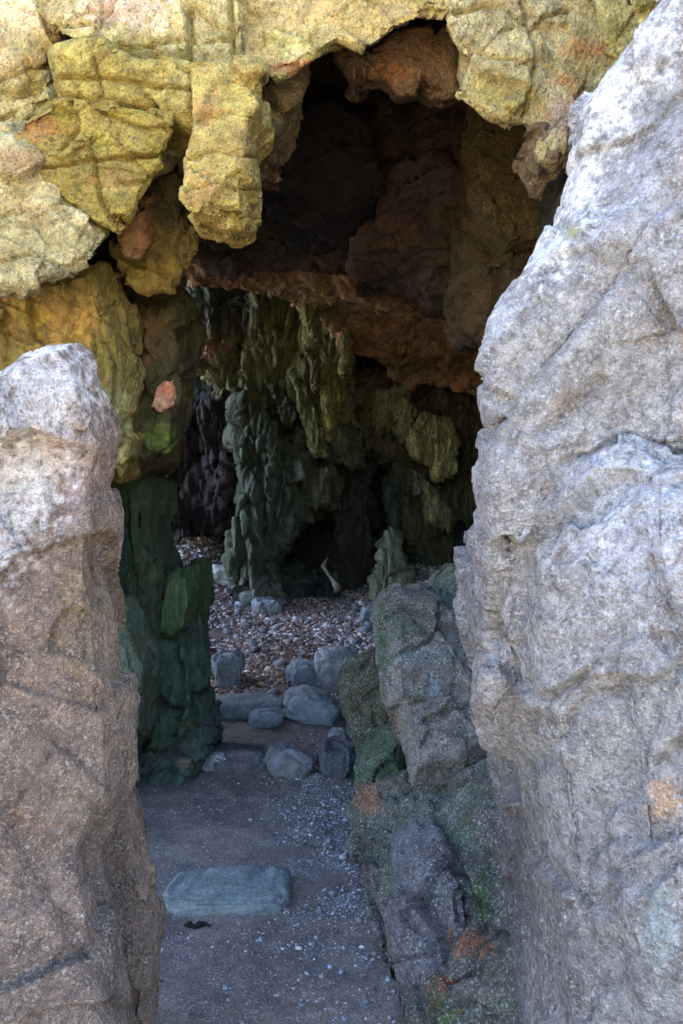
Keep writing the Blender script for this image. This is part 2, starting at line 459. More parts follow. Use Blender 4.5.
rock('rock_block', [S([(62, 96), (100, 98), (178, 116), (166, 160), (150, 186), (136, 206), (120, 234), (98, 226), (60, 200), (10, 150), (20, 120)], 3.14, gy=.12, th=0.4, ext=(0, 1, .8), inset=.95, bulge=0.035)], V,
     palette=[(156, 132, 60), OLV, (180, 160, 90)], seed=29, patches=[(40, 128, 40, 14, (176, 116, 76), .6), (110, 180, 40, 14, (176, 130, 80), .5), (125, 215, 30, 22, (172, 148, 68), .7), (110, 120, 60, 12, (170, 146, 72), .6)],
     cracks=[([(40, 168), (100, 160), (165, 156)], 2.2, .04), ([(90, 140), (100, 200), (120, 232)], 2, .03), ([(70, 100), (78, 130), (60, 150)], 2, .03), ([(120, 184), (150, 182)], 2, .03), ([(100, 112), (140, 128), (172, 128)], 2, .03)], label='large triangular block hanging left of the opening', **AP)
rock('hanging_block', [S([(192, 66), (262, 66), (262, 104), (248, 124), (245, 214), (226, 217), (192, 212), (183, 200), (186, 150), (192, 128)], 3.0, th=0.34, bulge=0.035, inset=.9, back=.95)], V,
     palette=[(176, 148, 74), YEL, (172, 140, 84)], seed=31, patches=[(200, 190, 22, 20, (196, 150, 90), .7), (225, 215, 40, 20, (184, 158, 78), .6), (205, 112, 18, 16, (190, 130, 80), .6)],
     cracks=[([(186, 160), (215, 150), (252, 158)], 1.6, .02), ([(190, 190), (220, 182), (250, 190)], 1.6, .02), ([(196, 120), (226, 112), (250, 118)], 1.8, .02)], label='square ended rock pillar hanging beside the dark opening', **{**AP, 'fac': .026, 'soft': .01, 'strata': (.006, .08, .15, .3), 'size': .3})
rock('rock_block', [S([(-160, 60), (30, 68), (57, 80), (52, 102), (28, 116), (4, 138), (-160, 160)], 3.22, gx=.1, th=0.4, ext=(0, 1, .8), inset=.95, bulge=0.035)], V,
     palette=[(184, 158, 88), PALE, OLV], seed=37, cracks=[([(0, 96), (30, 92), (55, 84)], 2.4, .05), ([(-5, 120), (20, 108), (50, 104)], 2.4, .05)], tilt=-.5, **AP)
rock('rock_block', [S([(-160, 135), (14, 140), (50, 176), (84, 206), (108, 238), (98, 256), (58, 276), (0, 292), (-160, 300)], 3.12, gx=.1, th=0.4, ext=(0, 1, .8), inset=.95, bulge=0.035)], V,
     palette=[(186, 162, 112), PALE, (170, 150, 90)], seed=41, patches=[(20, 160, 50, 16, (160, 110, 80), .6), (20, 250, 60, 20, (190, 168, 108), .6)],
     cracks=[([(0, 215), (50, 205), (100, 240)], 2, .018), ([(-20, 270), (30, 255), (70, 270)], 2, .02)], tilt=.6, label='pale grey brown lump bulging at the left edge', **AP)
rock('rock_block', [S([(250, 84), (302, 66), (298, 95), (286, 124), (268, 140), (252, 148)], 3.5, th=0.4, bulge=0.05)], V,
     palette=[(120, 108, 82), (150, 130, 90)], seed=43, **AP)
rock('rock_block', [S([(250, 138), (274, 142), (276, 164), (252, 162)], 3.75, th=0.35, bulge=0.03)], V, palette=[(120, 80, 58), (104, 76, 56)], seed=47, **AP)
rock('rock_lip', [S([(338, 50), (372, 52), (398, 32), (432, 20), (460, 40), (466, 96), (444, 100), (424, 86), (400, 92), (384, 78), (352, 82)], 3.5, th=0.45, bulge=0.035, ext=(0, 1, .4)),
                  S([(350, 60), (358, 60), (356, 84), (351, 82)], 3.45, th=.1, bulge=.02), S([(360, 62), (368, 62), (364, 80)], 3.45, th=.1, bulge=.02)], V,
     palette=[(140, 106, 70), (118, 90, 60), (90, 74, 52)], seed=53, patches=[(395, 74, 34, 12, (170, 106, 60), .6)], label='orange brown underside lip', **AP)
rock('rock_nodule', [S([(528, 126), (550, 130), (572, 128), (574, 150), (566, 168), (548, 162), (536, 148)], 3.2, th=0.35, bulge=0.05)], V,
     palette=[(150, 122, 104), (170, 150, 120), (130, 116, 80)], seed=59, **AP)
rock('rock_block', [S([(590, -260), (900, -260), (900, 120), (640, 80), (600, 40)], 3.22, th=.5, ext=(0, 1, .4), inset=.95, bulge=.03)], V, palette=[YEL, PALE, OLV], seed=60, **AP)
# blocks just inside the mouth on the right
rock('rock_block', [S([(470, 108), (530, 112), (580, 130), (575, 170), (552, 238), (512, 240), (486, 214), (474, 160)], 4.25, th=0.5, bulge=0.035)], V * 1.3,
     palette=[(104, 88, 36), (84, 72, 34), (96, 74, 40)], seed=61, label='olive green block inside the right of the opening', **AP)
rock('rock_block', [S([(500, 225), (570, 225), (570, 340), (500, 340), (506, 280)], 4.5, th=0.6, bulge=0.035)], V * 1.4,
     palette=[(70, 66, 34), (84, 60, 34)], seed=67, **AP)

# ================================================================== left pillar of the opening
pil = empty('rock_pillar', P(100, 790, 4.45), 'olive yellow rock pillar left of the opening above the green wet rock', 'rock pillar')
PP = dict(mat=M_PILLAR, parent=pil, size=0.3, fac=0.05, fine=0.012, soft=0.02, rough=.02, smooth=0, fac2=.55, strata=(.012, .07, .5, .2), pscale=0.3, aniso=(1, 1, 1.5))
rock('pillar_body', [S([(-420, 240), (60, 240), (130, 260), (172, 270), (160, 455), (120, 480), (90, 1000), (-420, 1000)], 4.25, th=0.7, bulge=0.05, back=1.0)], .02,
     palette=[(80, 72, 34), (90, 76, 40)], seed=71, patches=[(110, 580, 90, 130, (52, 76, 52), 1), (110, 760, 90, 130, (52, 76, 52), 1)], **PP)
rock('rock_block', [S([(-120, 268), (60, 272), (105, 262), (124, 300), (136, 372), (134, 430), (120, 474), (60, 500), (-120, 500)], 3.65, th=0.5, bulge=0.14)], V,
     palette=[(126, 110, 46), (106, 94, 38), (132, 104, 58)], seed=73, patches=[(60, 320, 50, 30, (176, 136, 70), .6), (30, 315, 25, 20, (170, 146, 60), .6), (115, 420, 22, 50, (146, 144, 96), .6)],
     cracks=[([(0, 330), (30, 342), (80, 336), (122, 300)], 2.2, .025), ([(92, 280), (104, 340), (104, 380)], 2, .02)], label='broad mustard coloured face of the pillar', **PP)
rock('rock_knuckle', [S([(112, 250), (128, 232), (152, 220), (176, 226), (202, 222), (202, 252), (190, 276), (172, 290), (150, 296), (124, 286)], 3.62, th=0.4, bulge=0.05, ext=(0, 1, .8), inset=.9)], V,
     palette=[(130, 106, 40), (92, 80, 34), (108, 88, 44)], seed=79, cracks=[([(130, 262), (170, 270), (200, 250)], 2, .02)], **PP)
rock('rock_flake', [S([(114, 226), (146, 206), (151, 232), (141, 262), (124, 254)], 3.46, th=.2, bulge=.03, inset=.7, ext=(0, 1, .8))], V * .7, palette=[(150, 104, 66), (126, 98, 60)], seed=83, label='small orange hanging flake', **{**PP, 'fac': .025, 'size': .12, 'soft': .01, 'strata': None})
rock('rock_flake', [S([(146, 176), (180, 170), (180, 200), (172, 232), (158, 238), (148, 214)], 3.62, th=.3, bulge=.03)], V, palette=[(84, 70, 40), (100, 84, 46)], seed=85, **PP)
rock('rock_column', [S([(134, 300), (160, 312), (178, 302), (172, 450), (160, 458), (138, 458)], 4.0, th=0.5, bulge=0.06, inset=.85, ext=(0, 1, .3))], V,
     palette=[(66, 64, 32), (76, 72, 34), (84, 62, 40)], seed=89, patches=[(165, 400 + 45, 26, 24, (104, 112, 46), .8), (150, 330, 20, 30, (104, 72, 40), .7)],
     cracks=[([(134, 398), (160, 380), (188, 372)], 2.4, .03), ([(138, 448), (165, 458), (190, 450)], 2.4, .03)], label='dark recessed green column', **PP)
rock('pale_scar', [S([(149, 408), (156, 386), (174, 378), (174, 404), (160, 415)], 3.9, th=.1, bulge=.015)], V * .6, palette=[(206, 140, 104), (204, 164, 134)], seed=91, label='bare orange scar on the dark column',
     **{**PP, 'size': .2, 'fac': .01, 'fine': .003, 'soft': .005, 'patches': [(168, 388, 12, 9, (196, 108, 70), .7)]})

# ================================================================== wet green rock at its foot
gr = empty('wet_rock', P(165, 790, 4.48), 'dark green algae covered wet rock at the left foot of the cave mouth', 'green rock')
GP = dict(mat=M_WET, parent=gr, size=0.34, fac=0.06, fine=0.010, soft=0.02, groove=.1, rough=.02, smooth=0, fac2=.35, pscale=0.07, strata=(.01, .12, 1.25, .3), aniso=(.6, 1, 2.8), paniso=(.7, 1, 2))
DG = (58, 82, 50); DT = (108, 132, 116); DB = (104, 98, 74)
rock('rock_slab', [S([(80, 470), (118, 462), (150, 470), (154, 530), (170, 566), (168, 660), (150, 700), (100, 720), (60, 700)], 4.6, gy=.05, th=.6, bulge=.12)], V * 1.1,
     palette=[DG, (60, 88, 56), DB], seed=101, cracks=[([(128, 500), (134, 600), (150, 660)], 3, .06), ([(160, 560), (166, 600), (150, 640)], 3, .06), ([(146, 480), (150, 560), (140, 590)], 2.5, .05), ([(120, 620), (150, 650)], 3, .06)], **GP)
rock('green_knob', [S([(166, 576), (180, 564), (194, 566), (198, 592), (192, 630), (176, 646), (158, 640)], 4.62, th=.5, bulge=.12, inset=.7)], V, palette=[(84, 106, 58), (58, 82, 50), (72, 92, 62)], seed=103, label='bright green mossy knob', **GP)
rock('rock_lobe', [S([(148, 640), (176, 622), (194, 616), (194, 640), (199, 668), (198, 730), (186, 746), (160, 766), (140, 760)], 4.75, gx=-.1, th=.5, bulge=.16)], V,
     palette=[DG, DT, (60, 92, 76)], seed=107, cracks=[([(176, 640), (182, 700), (170, 745)], 3, .07), ([(150, 700), (180, 712), (206, 690)], 3, .06), ([(190, 630), (196, 680)], 2.5, .05)], **GP)
rock('rock_lobe', [S([(90, 620), (128, 600), (150, 650), (148, 730), (110, 770), (90, 760)], 4.35, th=.5, bulge=.12)], V, palette=[DG, DT, DB], seed=109, **GP)
rock('rock_foot', [S([(110, 730), (150, 724), (212, 716), (214, 750), (192, 778), (186, 800), (130, 812), (100, 800)], 4.75, gy=-.4, th=.5, bulge=.12)], V,
     palette=[(74, 98, 92), (72, 92, 76), (90, 102, 108)], seed=113, patches=[(166, 735, 12, 14, (150, 130, 118), .9), (184, 764, 8, 9, (150, 130, 120), .8)],
     cracks=[([(132, 735), (150, 760), (144, 800)], 3, .04), ([(175, 725), (172, 790)], 3, .04), ([(120, 775), (205, 760)], 3, .03)], label='lumpy blue green foot of the rock', **{**GP, 'size': .16, 'aniso': (1, 1, 1)})

# ================================================================== foreground boulders
lb = rock('boulder', [
    S([(-700, 420, 1.3), (-60, 392, 1.45), (0, 364, 1.55), (46, 342, 1.65), (80, 336, 1.7), (94, 352, 1.72), (99, 378, 1.72), (118, 432, 1.78), (112, 462, 1.8), (106, 486, 1.8), (114, 512, 1.8),
       (112, 566, 1.78), (122, 600, 1.78), (128, 690, 1.78), (131, 780, 1.78), (104, 850, 1.72), (118, 930, 1.66), (130, 1060, 1.6), (128, 1240, 1.55), (-700, 1300, 1.3)], th=0.7, bulge=0.12, inset=.9, back=.95, ext=(-.35, 1, 0)),
    S([(60, 760), (132, 770), (152, 850), (162, 930), (156, 1010), (150, 1080), (170, 1260), (60, 1260)], 1.95, th=.5, bulge=.06, ext=(-.3, 1, 0))],
    0.0055, M_GRAN_L, [(146, 122, 108), (160, 134, 116), (118, 100, 92)], size=0.4, fac=0.03, fine=0.008, soft=0.025, groove=.06, fac2=.45, rough=.016, pscale=.06, seed=131, smooth=2,
    patches=[(40, 410, 70, 90, (234, 222, 222), .95), (70, 480, 20, 60, (186, 170, 180), .6), (0, 500, 60, 90, (232, 226, 230), .8), (100, 460, 22, 50, (150, 118, 92), .6), (50, 380, 50, 40, (236, 226, 226), .9), (20, 830, 50, 60, (128, 98, 78), .6), (30, 470, 40, 60, (236, 228, 230), .8), (50, 980, 80, 50, (120, 98, 90), .6), (115, 900, 30, 160, (104, 90, 84), .6), (90, 620, 50, 90, (140, 116, 86), .6)],  # pale top patches paint bright light, dark lower right patch paints shade
    cracks=[([(18, 395), (40, 450), (60, 500)], 9, .015), ([(95, 520), (112, 560), (110, 590)], 7, .02), ([(60, 620), (90, 680), (128, 700)], 8, -.012), ([(0, 800), (60, 900), (110, 1000)], 10, .012)])
setp(lb, 'brown foreground boulder with a crystalline top painted whitish as a highlight on the left side', 'boulder')

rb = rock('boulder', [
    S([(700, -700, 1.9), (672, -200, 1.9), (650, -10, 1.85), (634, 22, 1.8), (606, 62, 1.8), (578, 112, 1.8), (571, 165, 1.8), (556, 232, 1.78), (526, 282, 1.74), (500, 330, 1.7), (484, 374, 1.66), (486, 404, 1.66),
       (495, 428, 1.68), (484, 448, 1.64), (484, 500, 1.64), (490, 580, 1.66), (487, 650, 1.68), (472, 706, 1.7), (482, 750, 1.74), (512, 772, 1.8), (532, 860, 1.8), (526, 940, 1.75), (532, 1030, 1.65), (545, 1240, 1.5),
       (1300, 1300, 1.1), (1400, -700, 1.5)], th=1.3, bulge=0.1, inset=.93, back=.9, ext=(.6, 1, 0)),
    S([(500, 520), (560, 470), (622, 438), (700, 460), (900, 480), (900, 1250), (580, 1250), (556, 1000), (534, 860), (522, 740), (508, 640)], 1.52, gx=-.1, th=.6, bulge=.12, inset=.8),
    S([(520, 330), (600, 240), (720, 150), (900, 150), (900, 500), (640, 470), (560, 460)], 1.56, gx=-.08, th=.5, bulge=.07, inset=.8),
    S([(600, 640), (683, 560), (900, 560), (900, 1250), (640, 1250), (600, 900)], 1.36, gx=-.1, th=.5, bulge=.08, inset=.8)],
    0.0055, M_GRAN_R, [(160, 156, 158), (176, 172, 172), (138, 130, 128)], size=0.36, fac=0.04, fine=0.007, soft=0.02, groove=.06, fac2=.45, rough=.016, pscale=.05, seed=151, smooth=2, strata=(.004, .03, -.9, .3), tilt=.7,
    patches=[(545, 240, 34, 50, (232, 230, 232), .9), (575, 180, 34, 50, (236, 234, 236), .9), (610, 90, 40, 70, (236, 232, 234), .9), (650, 30, 40, 60, (230, 226, 230), .8), (500, 320, 20, 40, (216, 214, 220), .6), (640, 200, 50, 50, (184, 182, 190), .5), (640, 520, 80, 110, (206, 206, 214), .6), (600, 480, 40, 40, (216, 214, 220), .5), (665, 800, 20, 26, (206, 160, 120), .8), (660, 930, 20, 60, (160, 176, 176), .6),  # near-white edge and pale lobe patches paint bright light into the colour
             (510, 880, 40, 120, (104, 96, 98), .8), (560, 960, 60, 120, (120, 108, 108), .6), (665, 320, 22, 30, (140, 124, 108), .7), (565, 400, 20, 20, (150, 126, 104), .6), (572, 232, 12, 10, (170, 160, 80), .6), (510, 350, 20, 30, (160, 146, 130), .5)],
    cracks=[([(548, 430), (572, 408), (600, 380)], 7, .025), ([(560, 460), (600, 452), (625, 436), (650, 452), (690, 470)], 4, .02), ([(545, 700), (572, 684), (596, 664)], 4, .02), ([(541, 716), (548, 740), (540, 762)], 6, .015),
            ([(484, 650), (500, 655), (522, 640)], 4, .015), ([(528, 860), (526, 780), (530, 720)], 6, .02), ([(560, 740), (566, 720), (590, 700), (620, 690)], 6, .02), ([(480, 430), (520, 450), (545, 500)], 7, .012), ([(600, 210), (560, 280), (540, 330)], 6, -.012), ([(655, 570), (676, 620)], 7, .02)])
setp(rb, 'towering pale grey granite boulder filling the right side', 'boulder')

# ================================================================== outcrop on the right of the path
oc = empty('rock_outcrop', P(440, 900, 3.2), 'speckled grey green outcrop of stacked blocks beside the right of the path', 'rock outcrop')
OP = dict(mat=M_OUT, parent=oc, size=0.34, fac=0.04, fine=0.007, soft=0.015, groove=.1, rough=.018, fac2=.5, pscale=.22, smooth=4)
GG = (154, 146, 134); GT = (134, 142, 116); GD = (84, 82, 74)
rock('rock_block', [S([(436, 600), (446, 582), (462, 570), (500, 566), (560, 580), (560, 720), (470, 720), (440, 660)], 4.4, th=.7, bulge=.12, inset=.7)], V, palette=[GT, (96, 116, 108)], seed=171, label='rounded green grey knob at the back of the outcrop', **OP)
rock('rock_block', [S([(376, 618), (384, 602), (404, 592), (436, 594), (462, 620), (486, 660), (500, 760), (470, 786), (414, 786), (398, 744), (384, 690)], 3.7, gy=-.25, th=.7, bulge=.16, inset=.65)], V,
     palette=[GG, (156, 150, 144), (122, 118, 108)], seed=173, patches=[(400, 620, 36, 36, (92, 100, 84), .8), (382, 650, 10, 60, (66, 96, 70), .8), (420, 655, 40, 10, (130, 146, 150), .6), (432, 690, 10, 20, (150, 156, 160), .8), (395, 735, 10, 36, (120, 84, 50), .8)],
     cracks=[([(386, 660), (420, 645), (436, 630), (446, 612)], 2.2, .03), ([(440, 608), (456, 636), (470, 670)], 3, .03), ([(420, 724), (450, 712), (476, 700)], 2.2, .025)], label='tall rounded upper block split by cracks', **OP)
rock('rock_block', [S([(338, 690), (352, 664), (382, 656), (400, 700), (404, 770), (380, 790), (354, 776), (344, 730)], 4.75, th=.6, bulge=.1, inset=.7)], V, palette=[(98, 102, 80), (110, 110, 84), (90, 96, 80)], seed=177,
     patches=[(360, 700, 20, 20, (96, 92, 66), .5), (370, 755, 20, 14, (84, 110, 84), .6)], **OP)
rock('rock_block', [S([(354, 790), (372, 754), (398, 738), (410, 770), (400, 800), (370, 830)], 4.15, gy=-.3, th=.5, bulge=.08, inset=.7)], V, palette=[(84, 112, 84), (96, 110, 80)], seed=179,
     patches=[(385, 770, 20, 14, (110, 120, 84), .6), (372, 790, 24, 12, (150, 92, 56), .7)], label='mossy shoulder with an orange streak', **OP)
rock('rock_face', [S([(352, 812, 3.85), (372, 784, 3.85), (420, 776, 3.6), (470, 764, 3.3), (530, 760, 2.9), (600, 800, 2.4), (620, 1260, 1.9), (450, 1260, 1.95), (412, 1040, 2.32), (396, 1000, 2.48), (382, 950, 2.78), (356, 880, 3.35)], th=.9, bulge=.05, inset=.92, ext=(.5, 1, 0))], .007,
     palette=[(120, 118, 108), (102, 100, 98), (92, 100, 78)], seed=181,
     patches=[(368, 798, 18, 24, (170, 108, 64), .9), (362, 860, 10, 60, (84, 72, 62), .8), (372, 900, 8, 60, (120, 104, 106), .5), (430, 800, 60, 16, (110, 114, 104), .6), (450, 835, 30, 14, (96, 124, 84), .7), (484, 888, 15, 50, (70, 100, 46), 1), (470, 945, 26, 18, (170, 98, 60), .9), (510, 860, 40, 80, (104, 94, 96), .6), (390, 1000, 20, 40, (64, 86, 74), .6)],
     cracks=[([(395, 792), (430, 784), (476, 772), (520, 772)], 5, .06), ([(392, 905), (402, 880), (424, 862), (450, 858), (468, 880), (474, 930), (470, 972), (430, 985)], 3, .04), ([(400, 790), (380, 830), (376, 900), (392, 980), (404, 1030)], 3, .04), ([(470, 775), (420, 800), (402, 850)], 2.5, .015), ([(360, 830), (372, 900), (386, 950)], 3, .025), ([(484, 852), (488, 880), (484, 920)], 9, .06)], label='main speckled face dropping to the sand', **OP)
rock('rock_boss', [S([(394, 915), (402, 886), (424, 866), (448, 862), (466, 884), (472, 930), (470, 968), (440, 980), (406, 986), (396, 950)], 2.62, gx=-.25, gy=-.15, th=.5, bulge=.05, inset=.75)], .0065,
     palette=[(130, 130, 138), (108, 108, 116), (116, 104, 102)], seed=183, cracks=[([(398, 962), (440, 955), (466, 950)], 2, .015), ([(420, 905), (436, 930), (446, 952)], 2, .01)], label='oval blue grey boss covered in white specks', **OP)
rock('red_knob', [S([(424, 992), (440, 976), (468, 966), (492, 990), (496, 1100), (500, 1240), (440, 1240), (426, 1040)], 2.28, gy=-.1, th=.5, bulge=.06, inset=.75)], .0065, palette=[(122, 84, 64), (104, 96, 76), (80, 92, 66)], seed=187, patches=[(465, 985, 26, 18, (176, 92, 58), .9), (445, 1010, 14, 14, (96, 120, 70), .8)],
     cracks=[([(430, 1010), (470, 1002), (490, 1010)], 2.5, .02)], label='rusty red and green knob at the foot', **OP)

# ================================================================== cave roof and walls
cr = empty('cave_roof', P(350, 200, 5.0), 'dark red brown cave roof sloping down behind the arch', 'cave roof')
CP = dict(mat=M_ROOF, parent=cr, size=0.6, fac=0.08, fine=0.02, soft=0.06, pscale=.3, rough=.05, smooth=0, fac2=.5, strata=(.04, .16, -.3, .2))
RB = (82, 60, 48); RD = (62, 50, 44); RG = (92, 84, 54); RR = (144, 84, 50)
rock('roof_slab', [lambda bm: plan_lump(bm, [(-4.6, 3.7), (2.4, 3.7), (2.6, 12), (-2.0, 12), (-2.4, 6.8), (-4.6, 6.2)], 4.5, 5.2, 1.0),  # unseen left rear cut open to add sky light on the shingle
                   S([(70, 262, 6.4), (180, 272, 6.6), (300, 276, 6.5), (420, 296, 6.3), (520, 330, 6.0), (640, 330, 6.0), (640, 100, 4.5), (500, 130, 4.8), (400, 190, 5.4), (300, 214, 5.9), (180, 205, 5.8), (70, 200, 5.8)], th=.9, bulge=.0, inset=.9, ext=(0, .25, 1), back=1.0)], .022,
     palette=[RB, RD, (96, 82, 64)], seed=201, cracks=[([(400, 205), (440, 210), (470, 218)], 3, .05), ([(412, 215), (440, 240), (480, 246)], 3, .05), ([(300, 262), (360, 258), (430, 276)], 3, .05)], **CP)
rock('roof_block', [S([(300, 110), (340, 96), (372, 120), (380, 180), (350, 200), (310, 196), (262, 200), (256, 160)], 4.9, th=1, bulge=.1)], .016, palette=[(30, 28, 28), (40, 34, 32)], seed=203, **CP)  # near-black palette paints the shade of the unlit hollow into the rock
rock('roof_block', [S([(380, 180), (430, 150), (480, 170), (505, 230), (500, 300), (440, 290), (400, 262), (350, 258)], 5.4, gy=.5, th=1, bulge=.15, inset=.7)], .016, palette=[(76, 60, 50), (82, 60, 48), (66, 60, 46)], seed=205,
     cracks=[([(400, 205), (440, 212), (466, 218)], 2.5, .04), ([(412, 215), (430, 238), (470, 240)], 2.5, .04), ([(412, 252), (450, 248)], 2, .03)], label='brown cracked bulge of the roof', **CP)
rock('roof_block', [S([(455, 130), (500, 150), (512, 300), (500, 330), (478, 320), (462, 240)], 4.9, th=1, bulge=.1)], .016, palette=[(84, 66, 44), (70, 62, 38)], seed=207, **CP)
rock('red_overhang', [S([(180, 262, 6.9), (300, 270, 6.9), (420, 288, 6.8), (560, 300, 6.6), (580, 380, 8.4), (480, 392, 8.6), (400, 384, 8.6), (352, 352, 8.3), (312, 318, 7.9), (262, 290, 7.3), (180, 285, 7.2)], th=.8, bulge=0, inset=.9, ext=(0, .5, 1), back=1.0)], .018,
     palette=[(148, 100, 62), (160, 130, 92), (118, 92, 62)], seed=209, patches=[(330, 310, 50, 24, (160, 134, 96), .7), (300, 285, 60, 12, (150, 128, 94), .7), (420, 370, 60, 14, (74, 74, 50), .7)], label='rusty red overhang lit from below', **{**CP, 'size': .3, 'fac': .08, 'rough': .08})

cw = empty('cave_wall', P(350, 585, 9.6), 'fissured green and grey back wall of the cave with dark hollows', 'cave wall')
WP = dict(mat=M_CAVE, parent=cw, size=0.42, fac=0.14, fine=0.03, soft=0.05, pscale=.25, rough=.045, smooth=0, fac2=.75, strata=(.03, .3, 1.1, .25), aniso=(.62, 1, 2.3), paniso=(.7, 1, 1.8), groove=.5)
WG = (176, 176, 124); WD = (136, 138, 112); WT = (106, 124, 108)
rock('wall_body_sun_block', [lambda bm: plan_lump(bm, [(-7, 10.6), (3.2, 10.6), (3.2, 11.8), (-7, 11.8)], -.5, 12.0, 1.0)], .05, palette=[(60, 58, 50), (70, 66, 56)], seed=221, **WP)  # back of the cave; unseen height and left end added to block the sun
rock('wall_mass', [S([(178, 300), (200, 282), (228, 272), (246, 300), (262, 262), (300, 262), (346, 270), (352, 350), (348, 400), (360, 440), (352, 466), (322, 476), (300, 440), (282, 416), (250, 400), (216, 396), (190, 370)], 8.9, gy=.3, th=1.2, bulge=.15, inset=.8)], .016,
     palette=[WG, WD, (110, 118, 84)], seed=223, patches=[(210, 300, 40, 40, (110, 112, 104), .8), (205, 350, 32, 14, (200, 150, 126), .9), (310, 330, 50, 60, (140, 144, 84), .7), (330, 270, 40, 14, (150, 110, 84), .7)],
     cracks=[([(296, 300), (294, 350), (280, 380)], 2.5, .1), ([(242, 280), (246, 320), (236, 370)], 3, .12), ([(318, 330), (312, 400)], 3, .12)], label='broad pale green upper mass', **WP)
rock('wall_column', [S([(236, 400), (262, 404), (282, 430), (296, 470), (296, 520), (276, 560), (286, 604), (224, 604), (226, 540), (236, 500), (230, 440)], 8.75, th=1.2, bulge=.15, inset=.75)], .016,
     palette=[WT, WD, (74, 88, 80)], seed=227, patches=[(250, 590, 50, 14, (180, 178, 166), .9)], cracks=[([(262, 470), (266, 540), (262, 600)], 2.5, .14), ([(240, 430), (256, 460), (240, 490)], 5, .16)], label='dark green column with a pale foot', **WP)
rock('wall_brow', [S([(282, 446), (310, 452), (330, 470), (344, 500), (300, 520), (286, 530), (276, 500)], 8.9, th=1.2, bulge=.12)], .016, palette=[(84, 88, 70), WD], seed=229, **WP)
rock('wall_sill', [S([(268, 570), (300, 574), (340, 570), (342, 600), (266, 610)], 9.1, th=1, bulge=.1)], .02, palette=[(76, 84, 86), WT], seed=231, **WP)
rock('wall_pier', [S([(332, 470), (360, 462), (372, 500), (374, 600), (334, 600), (336, 530)], 9.6, th=1, bulge=.1)], .018, palette=[(92, 90, 80), (104, 86, 76)], seed=233, label='squarish grey pier right of the dark hollow', **WP)
rock('pale_foot', [S([(378, 556), (386, 538), (398, 536), (402, 604), (374, 606)], 8.9, th=.5, bulge=.1)], .014, palette=[(168, 180, 150), (180, 184, 156)], seed=235, label='pale rounded rock foot on the shingle', **WP)
rock('wall_mass', [S([(350, 372), (400, 368), (500, 380), (520, 600), (440, 600), (404, 540), (396, 470), (360, 440)], 9.5, th=1, bulge=.15, inset=.8)], .02, palette=[(124, 120, 88), (100, 100, 84), (140, 130, 90)], seed=237, label='dim fissured mass at the right end', **WP)
rock('wall_mass', [S([(296, 440), (340, 440), (376, 460), (372, 530), (330, 500), (300, 520)], 9.6, th=1, bulge=.1, inset=.8)], .02, palette=[(72, 76, 60), (60, 62, 54)], seed=239, **WP)  # dark palette paints shade so the hollows stay dark
FL = [([(376, 388), (410, 384), (404, 410), (392, 424), (378, 434)], 8.9, WG), ([(400, 392), (414, 404), (408, 440), (398, 432)], 8.85, WG), ([(408, 440), (424, 410), (450, 416), (458, 440), (456, 476), (438, 480), (432, 462), (412, 456)], 8.8, (190, 186, 124)),
      ([(414, 470), (426, 474), (430, 494), (418, 494)], 9.0, WD), ([(424, 478), (440, 500), (456, 512), (452, 530), (430, 524)], 8.9, (160, 156, 104)), ([(386, 476), (398, 480), (396, 530), (388, 520)], 9.2, (100, 110, 100)),
      ([(322, 370), (338, 360), (346, 380), (340, 410), (330, 440), (320, 420)], 8.6, (176, 170, 98)), ([(340, 318), (352, 316), (350, 366), (342, 372)], 7.9, (166, 156, 96)), ([(300, 296), (316, 292), (318, 345), (306, 352)], 7.4, (160, 156, 92)),
      ([(344, 420), (360, 430), (366, 466), (352, 470)], 8.9, (112, 118, 84)), ([(452, 520), (486, 530), (490, 590), (456, 590)], 9.4, (70, 74, 66)), ([(290, 370), (306, 384), (324, 430), (330, 460), (316, 452), (300, 420)], 8.6, (138, 144, 90)),
      ([(266, 380), (284, 388), (298, 420), (284, 424)], 8.7, (96, 104, 78)), ([(308, 356), (318, 358), (314, 392)], 8.4, (166, 150, 124))]
for k, (pl, d, c0) in enumerate(FL):
    rock('rock_flake', [S(pl, d, th=.5, bulge=.06, inset=.75)], .012, palette=[c0, tuple(int(v * .8) for v in c0)], seed=240 + k * 3, **{**WP, 'size': .2, 'fac': .05, 'fine': .02, 'soft': .03, 'rough': .03, 'strata': None})
rock('purple_rock', [S([(120, 396), (180, 392), (230, 396), (238, 440), (236, 500), (222, 530), (160, 532), (110, 530)], 9.3, th=1, bulge=.2)], .02, palette=[(84, 70, 80), (70, 60, 66), (90, 76, 74)], seed=291, label='dark purple rock at the left end', **WP)

side = dict(mat=M_CAVE, size=.8, fac=.12, fine=.03, soft=.12, pscale=.5)
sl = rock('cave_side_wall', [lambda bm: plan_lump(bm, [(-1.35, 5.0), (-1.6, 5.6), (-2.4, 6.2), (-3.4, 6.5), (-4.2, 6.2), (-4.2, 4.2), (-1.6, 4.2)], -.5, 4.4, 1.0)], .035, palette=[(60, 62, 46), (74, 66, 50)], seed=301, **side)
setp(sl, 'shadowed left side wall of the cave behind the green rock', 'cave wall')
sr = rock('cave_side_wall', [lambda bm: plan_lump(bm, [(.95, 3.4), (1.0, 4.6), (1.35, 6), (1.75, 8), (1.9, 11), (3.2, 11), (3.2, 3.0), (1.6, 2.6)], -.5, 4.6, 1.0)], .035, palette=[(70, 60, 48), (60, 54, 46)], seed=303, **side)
setp(sr, 'dark right side wall of the cave behind the outcrop', 'cave wall')

